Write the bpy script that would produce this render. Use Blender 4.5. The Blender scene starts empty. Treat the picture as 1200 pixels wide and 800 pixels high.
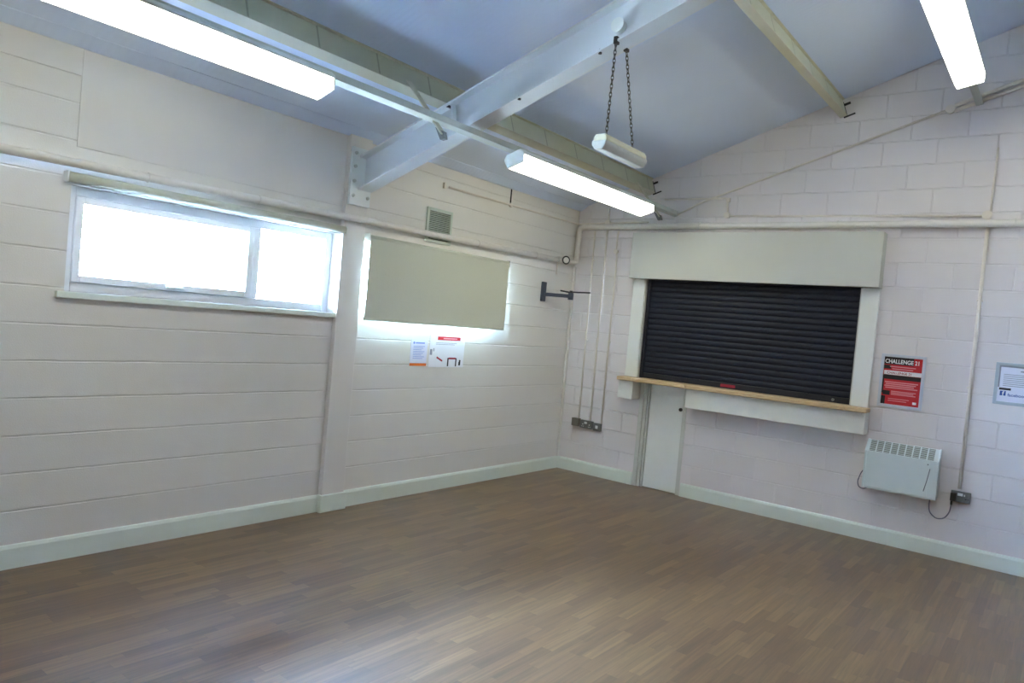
import bpy, bmesh, math, random
from mathutils import Vector, Matrix

random.seed(7)
S = bpy.context.scene
COL = S.collection
PI = math.pi

# ------------------------------------------------------------------ materials
def lin(c):
    return tuple(((v / 255) / 12.92 if v / 255 <= 0.04045 else ((v / 255 + 0.055) / 1.055) ** 2.4) for v in c) + (1,)

def new_mat(name):
    m = bpy.data.materials.new(name); m.use_nodes = True
    nt = m.node_tree
    return m, nt, nt.nodes, nt.links, nt.nodes['Principled BSDF']

def plain(name, rgb, rough=0.5, metal=0.0, mottle=0.04, scale=9.0, bump=0.0, spec=0.5, trans=0.0):
    m, nt, N, L, b = new_mat(name)
    tc = N.new('ShaderNodeTexCoord')
    nz = N.new('ShaderNodeTexNoise'); nz.inputs['Scale'].default_value = scale; nz.inputs['Detail'].default_value = 4
    L.new(tc.outputs['Object'], nz.inputs['Vector'])
    mx = N.new('ShaderNodeMix'); mx.data_type = 'RGBA'
    c = lin(rgb)
    mx.inputs['A'].default_value = tuple(v * (1 - mottle) for v in c[:3]) + (1,)
    mx.inputs['B'].default_value = tuple(min(1, v * (1 + mottle)) for v in c[:3]) + (1,)
    L.new(nz.outputs['Fac'], mx.inputs['Factor'])
    L.new(mx.outputs['Result'], b.inputs['Base Color'])
    b.inputs['Roughness'].default_value = rough
    b.inputs['Metallic'].default_value = metal
    b.inputs['Specular IOR Level'].default_value = spec
    if bump:
        bp = N.new('ShaderNodeBump'); bp.inputs['Strength'].default_value = bump; bp.inputs['Distance'].default_value = 0.002
        L.new(nz.outputs['Fac'], bp.inputs['Height']); L.new(bp.outputs['Normal'], b.inputs['Normal'])
    return m

def emissive(name, rgb, strength):
    m, nt, N, L, b = new_mat(name)
    b.inputs['Base Color'].default_value = (0.8, 0.8, 0.8, 1)
    b.inputs['Emission Color'].default_value = tuple(rgb) + (1,)
    b.inputs['Emission Strength'].default_value = strength
    return m

def block_wall(name, axis, rgb, u0, z0=0.349, depth=0.6, bw=0.45):
    """painted concrete blockwork 450 x 225; axis = the world axis that runs along the wall"""
    m, nt, N, L, b = new_mat(name)
    g = N.new('ShaderNodeNewGeometry')
    sp = N.new('ShaderNodeSeparateXYZ'); L.new(g.outputs['Position'], sp.inputs[0])
    def add(sock, v):
        a = N.new('ShaderNodeMath'); a.operation = 'ADD'; L.new(sock, a.inputs[0]); a.inputs[1].default_value = v
        return a.outputs[0]
    cb = N.new('ShaderNodeCombineXYZ')
    L.new(add(sp.outputs[axis], -u0 + 18.0), cb.inputs[0])
    L.new(add(sp.outputs[2], -z0 + 0.9), cb.inputs[1])
    # slight wobble of the joints
    nw = N.new('ShaderNodeTexNoise'); nw.inputs['Scale'].default_value = 5; L.new(g.outputs['Position'], nw.inputs['Vector'])
    wv = N.new('ShaderNodeVectorMath'); wv.operation = 'MULTIPLY_ADD'
    L.new(nw.outputs['Color'], wv.inputs[0]); wv.inputs[1].default_value = (0.008, 0.008, 0); L.new(cb.outputs[0], wv.inputs[2])
    br = N.new('ShaderNodeTexBrick')
    br.offset = 0.5; br.offset_frequency = 2; br.squash = 1
    br.inputs['Scale'].default_value = 1; br.inputs['Brick Width'].default_value = bw; br.inputs['Row Height'].default_value = 0.225
    br.inputs['Mortar Size'].default_value = 0.007; br.inputs['Mortar Smooth'].default_value = 0.6; br.inputs['Bias'].default_value = 0
    L.new(wv.outputs[0], br.inputs['Vector'])
    c = lin(rgb)
    def k(f): return tuple(min(1, v * f) for v in c[:3]) + (1,)
    br.inputs['Color1'].default_value = k(0.975); br.inputs['Color2'].default_value = k(1.025); br.inputs['Mortar'].default_value = k(1.0)
    nz = N.new('ShaderNodeTexNoise'); nz.inputs['Scale'].default_value = 1.3; nz.inputs['Detail'].default_value = 6
    L.new(g.outputs['Position'], nz.inputs['Vector'])
    mr = N.new('ShaderNodeMapRange'); mr.inputs['To Min'].default_value = 0.93; mr.inputs['To Max'].default_value = 1.05
    L.new(nz.outputs['Fac'], mr.inputs['Value'])
    mu = N.new('ShaderNodeVectorMath'); mu.operation = 'SCALE'
    L.new(br.outputs['Color'], mu.inputs[0]); L.new(mr.outputs[0], mu.inputs['Scale'])
    L.new(mu.outputs[0], b.inputs['Base Color'])
    fine = N.new('ShaderNodeTexNoise'); fine.inputs['Scale'].default_value = 130; fine.inputs['Detail'].default_value = 3
    L.new(g.outputs['Position'], fine.inputs['Vector'])
    h = N.new('ShaderNodeMath'); h.operation = 'MULTIPLY'; L.new(br.outputs['Fac'], h.inputs[0]); h.inputs[1].default_value = -1.0
    h2 = N.new('ShaderNodeMath'); h2.operation = 'MULTIPLY_ADD'; L.new(fine.outputs['Fac'], h2.inputs[0]); h2.inputs[1].default_value = 0.16; L.new(h.outputs[0], h2.inputs[2])
    bp = N.new('ShaderNodeBump'); bp.inputs['Strength'].default_value = depth; bp.inputs['Distance'].default_value = 0.006
    L.new(h2.outputs[0], bp.inputs['Height']); L.new(bp.outputs['Normal'], b.inputs['Normal'])
    b.inputs['Roughness'].default_value = 0.5
    b.inputs['Specular IOR Level'].default_value = 0.4
    return m

def floor_mat():
    m, nt, N, L, b = new_mat('wood_strip_vinyl')
    g = N.new('ShaderNodeNewGeometry')
    sp = N.new('ShaderNodeSeparateXYZ'); L.new(g.outputs['Position'], sp.inputs[0])
    def mth(op, a, bb=None, c=None):
        n = N.new('ShaderNodeMath'); n.operation = op
        for i, v in enumerate((a, bb, c)):
            if v is None: continue
            if isinstance(v, (int, float)): n.inputs[i].default_value = v
            else: L.new(v, n.inputs[i])
        return n.outputs[0]
    xs = mth('DIVIDE', sp.outputs[0], 0.066)
    row = mth('FLOOR', xs)
    wn = N.new('ShaderNodeTexWhiteNoise'); wn.noise_dimensions = '1D'; L.new(row, wn.inputs['W'])
    ys = mth('ADD', mth('DIVIDE', sp.outputs[1], 0.46), mth('MULTIPLY', wn.outputs['Value'], 7.3))
    cell = mth('FLOOR', ys)
    cb = N.new('ShaderNodeCombineXYZ'); L.new(row, cb.inputs[0]); L.new(cell, cb.inputs[1])
    wn2 = N.new('ShaderNodeTexWhiteNoise'); wn2.noise_dimensions = '2D'; L.new(cb.outputs[0], wn2.inputs['Vector'])
    ramp = N.new('ShaderNodeValToRGB'); cr = ramp.color_ramp
    cols = [(0.0, (88, 61, 39)), (0.25, (100, 73, 46)), (0.55, (107, 79, 51)), (0.8, (113, 85, 54)), (1.0, (123, 94, 61))]
    cr.elements[0].position = 0; cr.elements[0].color = lin(cols[0][1])
    cr.elements[1].position = 1; cr.elements[1].color = lin(cols[-1][1])
    for p_, c_ in cols[1:-1]:
        e = cr.elements.new(p_); e.color = lin(c_)
    L.new(wn2.outputs['Value'], ramp.inputs[0])
    # grain, stretched along the strips and shifted per strip
    gv = N.new('ShaderNodeCombineXYZ')
    L.new(mth('MULTIPLY', sp.outputs[0], 46.0), gv.inputs[0])
    L.new(mth('MULTIPLY_ADD', wn2.outputs['Value'], 40.0, mth('MULTIPLY', sp.outputs[1], 2.2)), gv.inputs[1])
    gn = N.new('ShaderNodeTexNoise'); gn.inputs['Scale'].default_value = 1; gn.inputs['Detail'].default_value = 5; gn.inputs['Distortion'].default_value = 0.6
    L.new(gv.outputs[0], gn.inputs['Vector'])
    mr = N.new('ShaderNodeMapRange'); mr.inputs['From Min'].default_value = 0.25; mr.inputs['From Max'].default_value = 0.75
    mr.inputs['To Min'].default_value = 0.60; mr.inputs['To Max'].default_value = 1.36
    L.new(gn.outputs['Fac'], mr.inputs['Value'])
    # joints
    fx = mth('FRACT', xs); fy = mth('FRACT', ys)
    jx = mth('LESS_THAN', mth('ABSOLUTE', mth('SUBTRACT', fx, 0.5)), 0.487)
    jy = mth('LESS_THAN', mth('ABSOLUTE', mth('SUBTRACT', fy, 0.5)), 0.4965)
    jj = mth('MULTIPLY_ADD', mth('MULTIPLY', jx, jy), 0.14, 0.86)
    sc = N.new('ShaderNodeVectorMath'); sc.operation = 'SCALE'
    L.new(ramp.outputs['Color'], sc.inputs[0]); L.new(mth('MULTIPLY', mr.outputs[0], jj), sc.inputs['Scale'])
    L.new(sc.outputs[0], b.inputs['Base Color'])
    rr = N.new('ShaderNodeMapRange'); rr.inputs['To Min'].default_value = 0.38; rr.inputs['To Max'].default_value = 0.46
    L.new(gn.outputs['Fac'], rr.inputs['Value']); L.new(rr.outputs[0], b.inputs['Roughness'])
    bp = N.new('ShaderNodeBump'); bp.inputs['Strength'].default_value = 0.12; bp.inputs['Distance'].default_value = 0.001
    L.new(gn.outputs['Fac'], bp.inputs['Height']); L.new(bp.outputs['Normal'], b.inputs['Normal'])
    b.inputs['Specular IOR Level'].default_value = 0.15
    b.inputs['Coat Weight'].default_value = 1.0; b.inputs['Coat Roughness'].default_value = 0.42; b.inputs['Coat IOR'].default_value = 1.58
    return m

def ceiling_mat():
    """white profiled lining panels: fine ribs running up the slope, a joint every metre"""
    m, nt, N, L, b = new_mat('ribbed_white_lining')
    g = N.new('ShaderNodeNewGeometry')
    sp = N.new('ShaderNodeSeparateXYZ'); L.new(g.outputs['Position'], sp.inputs[0])
    def mth(op, a, bb=None):
        n = N.new('ShaderNodeMath'); n.operation = op
        for i, v in enumerate((a, bb)):
            if v is None: continue
            if isinstance(v, (int, float)): n.inputs[i].default_value = v
            else: L.new(v, n.inputs[i])
        return n.outputs[0]
    rib = mth('SINE', mth('MULTIPLY', sp.outputs[1], 2 * PI / 0.05))
    jt = mth('LESS_THAN', mth('FRACT', mth('ADD', sp.outputs[1], 0.3)), 0.008)
    hgt = mth('SUBTRACT', mth('MULTIPLY', rib, 0.5), mth('MULTIPLY', jt, 1.5))
    bp = N.new('ShaderNodeBump'); bp.inputs['Strength'].default_value = 0.22; bp.inputs['Distance'].default_value = 0.003
    L.new(hgt, bp.inputs['Height']); L.new(bp.outputs['Normal'], b.inputs['Normal'])
    nz = N.new('ShaderNodeTexNoise'); nz.inputs['Scale'].default_value = 0.9; L.new(g.outputs['Position'], nz.inputs['Vector'])
    mx = N.new('ShaderNodeMix'); mx.data_type = 'RGBA'
    mx.inputs['A'].default_value = lin((208, 222, 244)); mx.inputs['B'].default_value = lin((216, 229, 249))
    L.new(nz.outputs['Fac'], mx.inputs['Factor']); L.new(mx.outputs['Result'], b.inputs['Base Color'])
    b.inputs['Roughness'].default_value = 0.38
    return m

def purlin_mat():
    """pale galvanised cream section with a dark lap seam every half metre along its length"""
    m, nt, N, L, b = new_mat('purlin_paint')
    g = N.new('ShaderNodeNewGeometry')
    sp = N.new('ShaderNodeSeparateXYZ'); L.new(g.outputs['Position'], sp.inputs[0])
    a = N.new('ShaderNodeMath'); a.operation = 'MULTIPLY_ADD'; L.new(sp.outputs[1], a.inputs[0]); a.inputs[1].default_value = 2.0; a.inputs[2].default_value = 20.3
    f = N.new('ShaderNodeMath'); f.operation = 'FRACT'; L.new(a.outputs[0], f.inputs[0])
    lt = N.new('ShaderNodeMath'); lt.operation = 'LESS_THAN'; L.new(f.outputs[0], lt.inputs[0]); lt.inputs[1].default_value = 0.03
    mx = N.new('ShaderNodeMix'); mx.data_type = 'RGBA'
    mx.inputs['A'].default_value = lin((196, 198, 176)); mx.inputs['B'].default_value = lin((165, 166, 146))
    L.new(lt.outputs[0], mx.inputs['Factor']); L.new(mx.outputs['Result'], b.inputs['Base Color'])
    b.inputs['Roughness'].default_value = 0.5
    return m

def wood_edge():
    m, nt, N, L, b = new_mat('beech_counter')
    g = N.new('ShaderNodeNewGeometry')
    mp = N.new('ShaderNodeMapping'); mp.inputs['Scale'].default_value = (3, 30, 40); L.new(g.outputs['Position'], mp.inputs['Vector'])
    nz = N.new('ShaderNodeTexNoise'); nz.inputs['Scale'].default_value = 1.5; nz.inputs['Detail'].default_value = 5; L.new(mp.outputs[0], nz.inputs['Vector'])
    r = N.new('ShaderNodeValToRGB'); r.color_ramp.elements[0].color = lin((196, 165, 124)); r.color_ramp.elements[1].color = lin((226, 200, 160))
    L.new(nz.outputs['Fac'], r.inputs[0]); L.new(r.outputs[0], b.inputs['Base Color'])
    b.inputs['Roughness'].default_value = 0.55; b.inputs['Specular IOR Level'].default_value = 0.3
    return m

def glass_mat():
    m, nt, N, L, b = new_mat('window_glass')
    N.remove(b)
    out = N['Material Output']
    t = N.new('ShaderNodeBsdfTransparent'); t.inputs[0].default_value = (0.96, 0.98, 0.98, 1)
    gl = N.new('ShaderNodeBsdfGlossy'); gl.inputs['Roughness'].default_value = 0.02
    fr = N.new('ShaderNodeFresnel'); fr.inputs['IOR'].default_value = 1.45
    mx = N.new('ShaderNodeMixShader'); L.new(fr.outputs[0], mx.inputs[0]); L.new(t.outputs[0], mx.inputs[1]); L.new(gl.outputs[0], mx.inputs[2])
    L.new(mx.outputs[0], out.inputs['Surface'])
    return m

def fabric_mat():
    m, nt, N, L, b = new_mat('blind_fabric')
    g = N.new('ShaderNodeNewGeometry')
    nz = N.new('ShaderNodeTexNoise'); nz.inputs['Scale'].default_value = 160; L.new(g.outputs['Position'], nz.inputs['Vector'])
    mx = N.new('ShaderNodeMix'); mx.data_type = 'RGBA'
    mx.inputs['A'].default_value = lin((196, 199, 184)); mx.inputs['B'].default_value = lin((208, 211, 196))
    L.new(nz.outputs['Fac'], mx.inputs['Factor']); L.new(mx.outputs['Result'], b.inputs['Base Color'])
    b.inputs['Roughness'].default_value = 0.85; b.inputs['Specular IOR Level'].default_value = 0.15
    return m

M = dict(
    wall_left=block_wall('blockwork_side', 1, (227, 223, 215), 0.0, depth=0.8, bw=60.0),
    wall_back=block_wall('blockwork_end', 0, (227, 221, 219), 1.748, depth=0.9),
    plaster=plain('smooth_painted_plaster', (224, 220, 213), 0.55, mottle=0.03, scale=2),
    floor=floor_mat(), ceiling=ceiling_mat(), purlin=purlin_mat(), wood=wood_edge(), glass=glass_mat(), fabric=fabric_mat(),
    skirt=plain('skirting_gloss', (224, 232, 222), 0.35, mottle=0.05, scale=4),
    white=plain('white_gloss', (232, 234, 228), 0.35, mottle=0.03),
    cream=plain('cream_board', (204, 205, 196), 0.6, mottle=0.02, scale=3),
    steel=plain('rafter_paint', (222, 226, 228), 0.42, mottle=0.03, scale=3),
    upvc=plain('white_upvc', (238, 240, 242), 0.3, mottle=0.01),
    pipe=plain('pipe_paint', (228, 224, 218), 0.32, mottle=0.05, scale=14),
    conduit=plain('conduit_paint', (228, 220, 208), 0.45, mottle=0.06, scale=20),
    trunk=plain('trunking_grey', (196, 202, 196), 0.4, mottle=0.04),
    strap=plain('strap_paint', (200, 197, 176), 0.5, mottle=0.06),
    dark=plain('dark_steel', (38, 38, 36), 0.5, mottle=0.1, scale=30),
    gap=plain('black_gap', (12, 12, 12), 0.9),
    tray=plain('gear_tray_white', (228, 234, 232), 0.35, mottle=0.02),
    lamp=emissive('lit_diffuser', (1.0, 0.99, 0.82), 18.5),
    unlit=plain('opal_diffuser', (206, 210, 206), 0.3, mottle=0.03),
    lamptop=plain('bulkhead_cream', (222, 220, 196), 0.4),
    chain=plain('chain_zinc', (74, 76, 78), 0.45, metal=0.3, mottle=0.2, scale=60),
    shutter=plain('shutter_navy', (19, 27, 46), 0.55, mottle=0.08, scale=12, spec=0.4),
    guide=plain('guide_navy', (22, 26, 38), 0.4),
    red=plain('red_print', (196, 34, 44), 0.5),
    redlabel=plain('red_label', (170, 30, 54), 0.5),
    heater=plain('heater_white', (214, 226, 226), 0.35, mottle=0.02),
    grille=plain('grille_grey', (120, 126, 118), 0.5),
    heaterline=plain('heater_trim_grey', (110, 122, 128), 0.4),
    cord=plain('cord_grey', (106, 106, 120), 0.5),
    metalbox=plain('metal_clad', (118, 122, 122), 0.35, metal=0.35, mottle=0.12, scale=40),
    brownbox=plain('grey_brown_plate', (112, 108, 98), 0.45, mottle=0.1),
    switch=plain('switch_white', (232, 234, 234), 0.35),
    tv=plain('slate_steel', (58, 66, 80), 0.4, mottle=0.08, scale=20),
    snap=plain('silver_frame', (206, 212, 222), 0.3, metal=0.1, mottle=0.02),
    snapgrey=plain('grey_frame', (176, 188, 196), 0.35, metal=0.1, mottle=0.02),
    paper=plain('paper_white', (238, 239, 243), 0.6, mottle=0.01),
    paperlilac=plain('paper_lilac', (226, 229, 244), 0.55, mottle=0.01),
    ink=plain('ink_black', (26, 24, 30), 0.6),
    grey=plain('ink_grey', (150, 154, 166), 0.6),
    pink=plain('print_pink', (224, 146, 152), 0.6),
    blue=plain('print_blue', (52, 86, 160), 0.6),
    bluesoft=plain('print_pale_blue', (138, 158, 216), 0.6),
    orange=plain('print_orange', (228, 120, 48), 0.6),
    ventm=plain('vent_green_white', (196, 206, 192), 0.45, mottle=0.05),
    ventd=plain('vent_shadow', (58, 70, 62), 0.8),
    leaf=plain('leaf_green', (128, 160, 110), 0.6, mottle=0.3, scale=3),
    bark=plain('bark', (110, 96, 80), 0.9, mottle=0.3, scale=6, bump=0.6),
)

# ------------------------------------------------------------------ mesh builder
class MB:
    def __init__(s): s.bm = bmesh.new()
    def _merge(s, b, mat=None):
        if mat is not None: b.transform(mat)
        me = bpy.data.meshes.new('t'); b.to_mesh(me); b.free(); s.bm.from_mesh(me); bpy.data.meshes.remove(me)
    def box(s, lo, hi, bev=0.0, seg=2, mat=None):
        b = bmesh.new(); bmesh.ops.create_cube(b, size=1)
        c = [(a + d) / 2 for a, d in zip(lo, hi)]; d = [abs(e - a) for a, e in zip(lo, hi)]
        bmesh.ops.scale(b, vec=d, verts=b.verts); bmesh.ops.translate(b, vec=c, verts=b.verts)
        if bev:
            bmesh.ops.bevel(b, geom=list(b.edges), offset=min(bev, min(d) * 0.45), segments=seg, affect='EDGES', profile=0.5)
        s._merge(b, mat); return s
    def prism(s, pts, axis, a, b_, mat=None, bev=0.0):
        """polygon pts (2-D, in the two other axes in order) extruded along axis from a to b_"""
        b = bmesh.new()
        def mk(p, t):
            v = list(p); v.insert(axis, t); return v
        f = b.faces.new([b.verts.new(mk(p, a)) for p in pts])
        r = bmesh.ops.extrude_face_region(b, geom=[f])
        vs = [v for v in r['geom'] if isinstance(v, bmesh.types.BMVert)]
        vec = [0, 0, 0]; vec[axis] = b_ - a
        bmesh.ops.translate(b, vec=vec, verts=vs)
        bmesh.ops.recalc_face_normals(b, faces=b.faces)
        if bev: bmesh.ops.bevel(b, geom=list(b.edges), offset=bev, segments=2, affect='EDGES', profile=0.5)
        s._merge(b, mat); return s
    def cyl(s, p, q, r, n=20, r2=None, smooth=True):
        p, q = Vector(p), Vector(q); d = q - p
        b = bmesh.new(); bmesh.ops.create_cone(b, cap_ends=True, segments=n, radius1=r, radius2=r if r2 is None else r2, depth=d.length)
        if smooth:
            for f in b.faces:
                if len(f.verts) == 4: f.smooth = True
        s._merge(b, Matrix.Translation((p + q) / 2) @ d.to_track_quat('Z', 'Y').to_matrix().to_4x4()); return s
    def tube(s, pts, r, n=14, corner=0.0):
        pts = [Vector(p) for p in pts]
        if corner:
            out = [pts[0]]
            for a, c, e in zip(pts, pts[1:], pts[2:]):
                d1, d2 = (a - c), (e - c); k = min(corner, d1.length * 0.45, d2.length * 0.45)
                p0, p1 = c + d1.normalized() * k, c + d2.normalized() * k
                for i in range(7):
                    t = i / 6; out.append((1 - t) ** 2 * p0 + 2 * t * (1 - t) * c + t * t * p1)
            out.append(pts[-1]); pts = out
        b = bmesh.new(); rings = []; ref = None
        for i, p in enumerate(pts):
            t = (pts[min(i + 1, len(pts) - 1)] - pts[max(i - 1, 0)]).normalized()
            if ref is None:
                ref = t.cross(Vector((0, 0, 1)))
                if ref.length < 1e-3: ref = t.cross(Vector((1, 0, 0)))
            ref = (ref - t * ref.dot(t)).normalized(); w = t.cross(ref)
            rings.append([b.verts.new(p + r * (math.cos(2 * PI * k / n) * ref + math.sin(2 * PI * k / n) * w)) for k in range(n)])
        for A, B in zip(rings, rings[1:]):
            for k in range(n):
                f = b.faces.new((A[k], A[(k + 1) % n], B[(k + 1) % n], B[k])); f.smooth = True
        b.faces.new(rings[0][::-1]); b.faces.new(rings[-1])
        bmesh.ops.recalc_face_normals(b, faces=b.faces)
        s._merge(b); return s
    def ball(s, c, r, sc=(1, 1, 1)):
        b = bmesh.new(); bmesh.ops.create_uvsphere(b, u_segments=18, v_segments=10, radius=r)
        for f in b.faces: f.smooth = True
        s._merge(b, Matrix.Translation(c) @ Matrix.Diagonal((*sc, 1))); return s
    def torus(s, mat, R, r, n=12, k=6, stretch=1.0):
        b = bmesh.new(); rg = []
        for i in range(n):
            a = 2 * PI * i / n
            rg.append([b.verts.new(((R + r * math.cos(2 * PI * j / k)) * math.cos(a) * stretch, (R + r * math.cos(2 * PI * j / k)) * math.sin(a), r * math.sin(2 * PI * j / k))) for j in range(k)])
        for i in range(n):
            A, B = rg[i], rg[(i + 1) % n]
            for j in range(k):
                f = b.faces.new((A[j], B[j], B[(j + 1) % k], A[(j + 1) % k])); f.smooth = True
        s._merge(b, mat); return s
    def build(s, name, mat, parent=None, origin=None):
        """link as one object; vertices are given in the parent's frame (world frame when top-level)"""
        me = bpy.data.meshes.new(name)
        if origin is not None: bmesh.ops.translate(s.bm, vec=[-c for c in origin], verts=s.bm.verts)
        s.bm.to_mesh(me); s.bm.free()
        me.materials.append(M[mat] if isinstance(mat, str) else mat)
        o = bpy.data.objects.new(name, me); COL.objects.link(o)
        if origin is not None: o.location = origin
        if parent is not None: o.parent = parent
        return o

class W(MB):
    """builder fed with world coordinates for a part of a thing whose Empty stands at a given place"""
    def build(s, name, mat, parent, label=None):
        r = parent
        while r.parent: r = r.parent
        if s.bm.verts: bmesh.ops.translate(s.bm, vec=-Vector(r.location), verts=s.bm.verts)
        o = MB.build(s, name, mat, parent)
        if label: o['label'] = label
        return o

def tag(o, label=None, cat=None, group=None, kind=None):
    for k_, v in (('label', label), ('category', cat), ('group', group), ('kind', kind)):
        if v: o[k_] = v
    return o

def thing(name, loc, label, cat, group=None):
    o = bpy.data.objects.new(name, None); COL.objects.link(o); o.location = loc; o.empty_display_size = 0.1
    return tag(o, label, cat, group)

def struct(name, mb, mat, origin=(0, 0, 0)):
    return tag(mb.build(name, mat, origin=origin), kind='structure')

def text(name, body, size, loc, rot, mat, parent, bold=0.0, align='LEFT', xscale=1.0):
    cu = bpy.data.curves.new('t', 'FONT'); cu.body = body; cu.size = size; cu.align_x = align; cu.offset = bold; cu.extrude = 0.0004; cu.resolution_u = 3
    tmp = bpy.data.objects.new('t', cu); COL.objects.link(tmp)
    me = bpy.data.meshes.new_from_object(tmp.evaluated_get(bpy.context.evaluated_depsgraph_get()))
    bpy.data.objects.remove(tmp); bpy.data.curves.remove(cu)
    r = parent
    while r.parent: r = r.parent
    me.transform(Matrix.Translation(Vector(loc) - Vector(r.location)) @ rot @ Matrix.Diagonal((xscale, 1, 1, 1)))
    me.materials.clear(); me.materials.append(M[mat])
    o = bpy.data.objects.new(name, me); COL.objects.link(o); o.parent = parent
    return o

ROT_BACK = Matrix.Rotation(PI / 2, 4, 'X')                                   # reads on the end wall, facing -Y
ROT_LEFT = Matrix.Rotation(PI / 2, 4, 'Z') @ Matrix.Rotation(PI / 2, 4, 'X')  # reads on the side wall, facing +X

# ------------------------------------------------------------------ the setting
XR, YF, XRIDGE = 9.6, -9.6, 4.8
H0, SL = 3.172, 0.341
def ceil_z(x): return H0 + SL * (x if x <= XRIDGE else 2 * XRIDGE - x)
TH = 0.28

struct('floor', MB().box((-TH, YF - TH, -0.12), (XR + TH, TH, 0)), 'floor')
struct('ceiling', MB().prism([(-0.0, ceil_z(0)), (XRIDGE, ceil_z(XRIDGE)), (XR, ceil_z(XR)), (XR + TH, ceil_z(XR) - 0.1), (XR + TH, ceil_z(XR) + 0.1),
                              (XRIDGE, ceil_z(XRIDGE) + 0.16), (-TH, ceil_z(0) + 0.1), (-TH, ceil_z(0) - 0.1), (-0.0, ceil_z(0) - 0.02)], 1, YF - TH, TH), 'ceiling')

W1 = (-5.625, -3.585, 1.675, 2.335)
W2 = (-3.33, -1.44, 1.70, 2.335)
LT = 0.16
wl = MB()
top = 3.17
ye = YF - TH
for w_ in (W1, W2):
    wl.box((-LT, ye, 0), (0, w_[0], top)).box((-LT, w_[0], 0), (0, w_[1], w_[2])).box((-LT, w_[0], w_[3]), (0, w_[1], top))
    ye = w_[1]
wl.box((-LT, ye, 0), (0, TH, top))
struct('wall_left', wl, 'wall_left')

HX0, HX1, HZ0, HZ1 = 0.985, 3.285, 1.2, 2.36       # serving hatch
DX0, DX1 = 1.05, 1.625                              # low door under it
wb = MB()
wb.box((0, 0, 0), (DX0, TH, HZ0)).box((DX1, 0, 0), (XR, TH, HZ0)).box((0, 0, HZ0), (HX0, TH, HZ1)).box((HX1, 0, HZ0), (XR, TH, HZ1))
wb.prism([(0, HZ1), (XR, HZ1), (XR, ceil_z(XR) + .01), (XRIDGE, ceil_z(XRIDGE) + .01), (0, ceil_z(0) + .01)], 1, 0, TH)
wb.box((HX0, 0.16, HZ0), (HX1, TH, HZ1)).box((DX0, 0.16, 0), (DX1, TH, HZ0))  # unseen infill behind shutter and door, added to stop sky leaking in
struct('wall_back', wb, 'wall_back')
struct('wall_right', MB().box((XR, YF - TH, 0), (XR + TH, TH, ceil_z(XR))), 'plaster')
struct('wall_front', MB().prism([(0, 0), (XR, 0), (XR, ceil_z(XR)), (XRIDGE, ceil_z(XRIDGE)), (0, ceil_z(0))], 1, YF - TH, YF), 'plaster')

# pillar boxed against the side wall, with its own piece of skirting
PY0, PY1, PXD = -3.585, -3.352, 0.05
pil = thing('wall_pillar', (0, (PY0 + PY1) / 2, 0), 'shallow cream painted pillar on the side wall between the two windows', 'pillar')
W().box((0.001, PY0, 0), (PXD, PY1, 3.16), 0.004).build('shaft', 'plaster', pil)
W().box((0.001, PY0 - 0.02, 0), (PXD + 0.02, PY1 + 0.018, 0.148), 0.006).build('skirting', 'skirt', pil, 'pale green white skirting block around the pillar foot')

# skirtings
def skirt_profile(mb, axis, a, b, side):
    t, h = 0.02, 0.144
    pts = [(0.0005, 0), (t, 0), (t, h - 0.022), (t - 0.008, h - 0.004), (0.0005, h)]
    if axis == 1: mb.prism(pts, 1, a, b)
    else: mb.prism([(-p, q) for p, q in pts], 0, a, b)
sk = MB(); skirt_profile(sk, 1, YF, PY0 - 0.02, 1); skirt_profile(sk, 1, PY1 + 0.018, -0.0, 1); struct('baseboard_left', sk, 'skirt')
sk = MB(); skirt_profile(sk, 0, 0.02, DX0 - 0.005, 1); skirt_profile(sk, 0, DX1 + 0.015, XR, 1); struct('baseboard_back', sk, 'skirt')

# smooth panel and board high on the side wall, eaves closer strip, cracked joint, corner bead
struct('trim_1', MB().box((0.0005, -5.613, 2.56), (0.008, PY0, 3.165), 0.003), 'plaster')
struct('trim_2', MB().box((0.0005, YF, 2.985), (0.014, -5.615, 3.165), 0.003), 'plaster')
struct('trim_3', MB().prism([(0.0, 3.148), (0.03, 3.148), (0.115, 3.207), (0.115, 3.214), (0.0, 3.17)], 1, YF, -0.001), 'ceiling')
struct('trim_4', MB().box((0.0005, -1.372, 3.0), (0.003, -1.352, 3.147)), 'gap')
struct('trim_5', MB().box((0.0005, -0.04, 0.144), (0.03, -0.0005, 2.47), 0.008), 'plaster')

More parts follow.
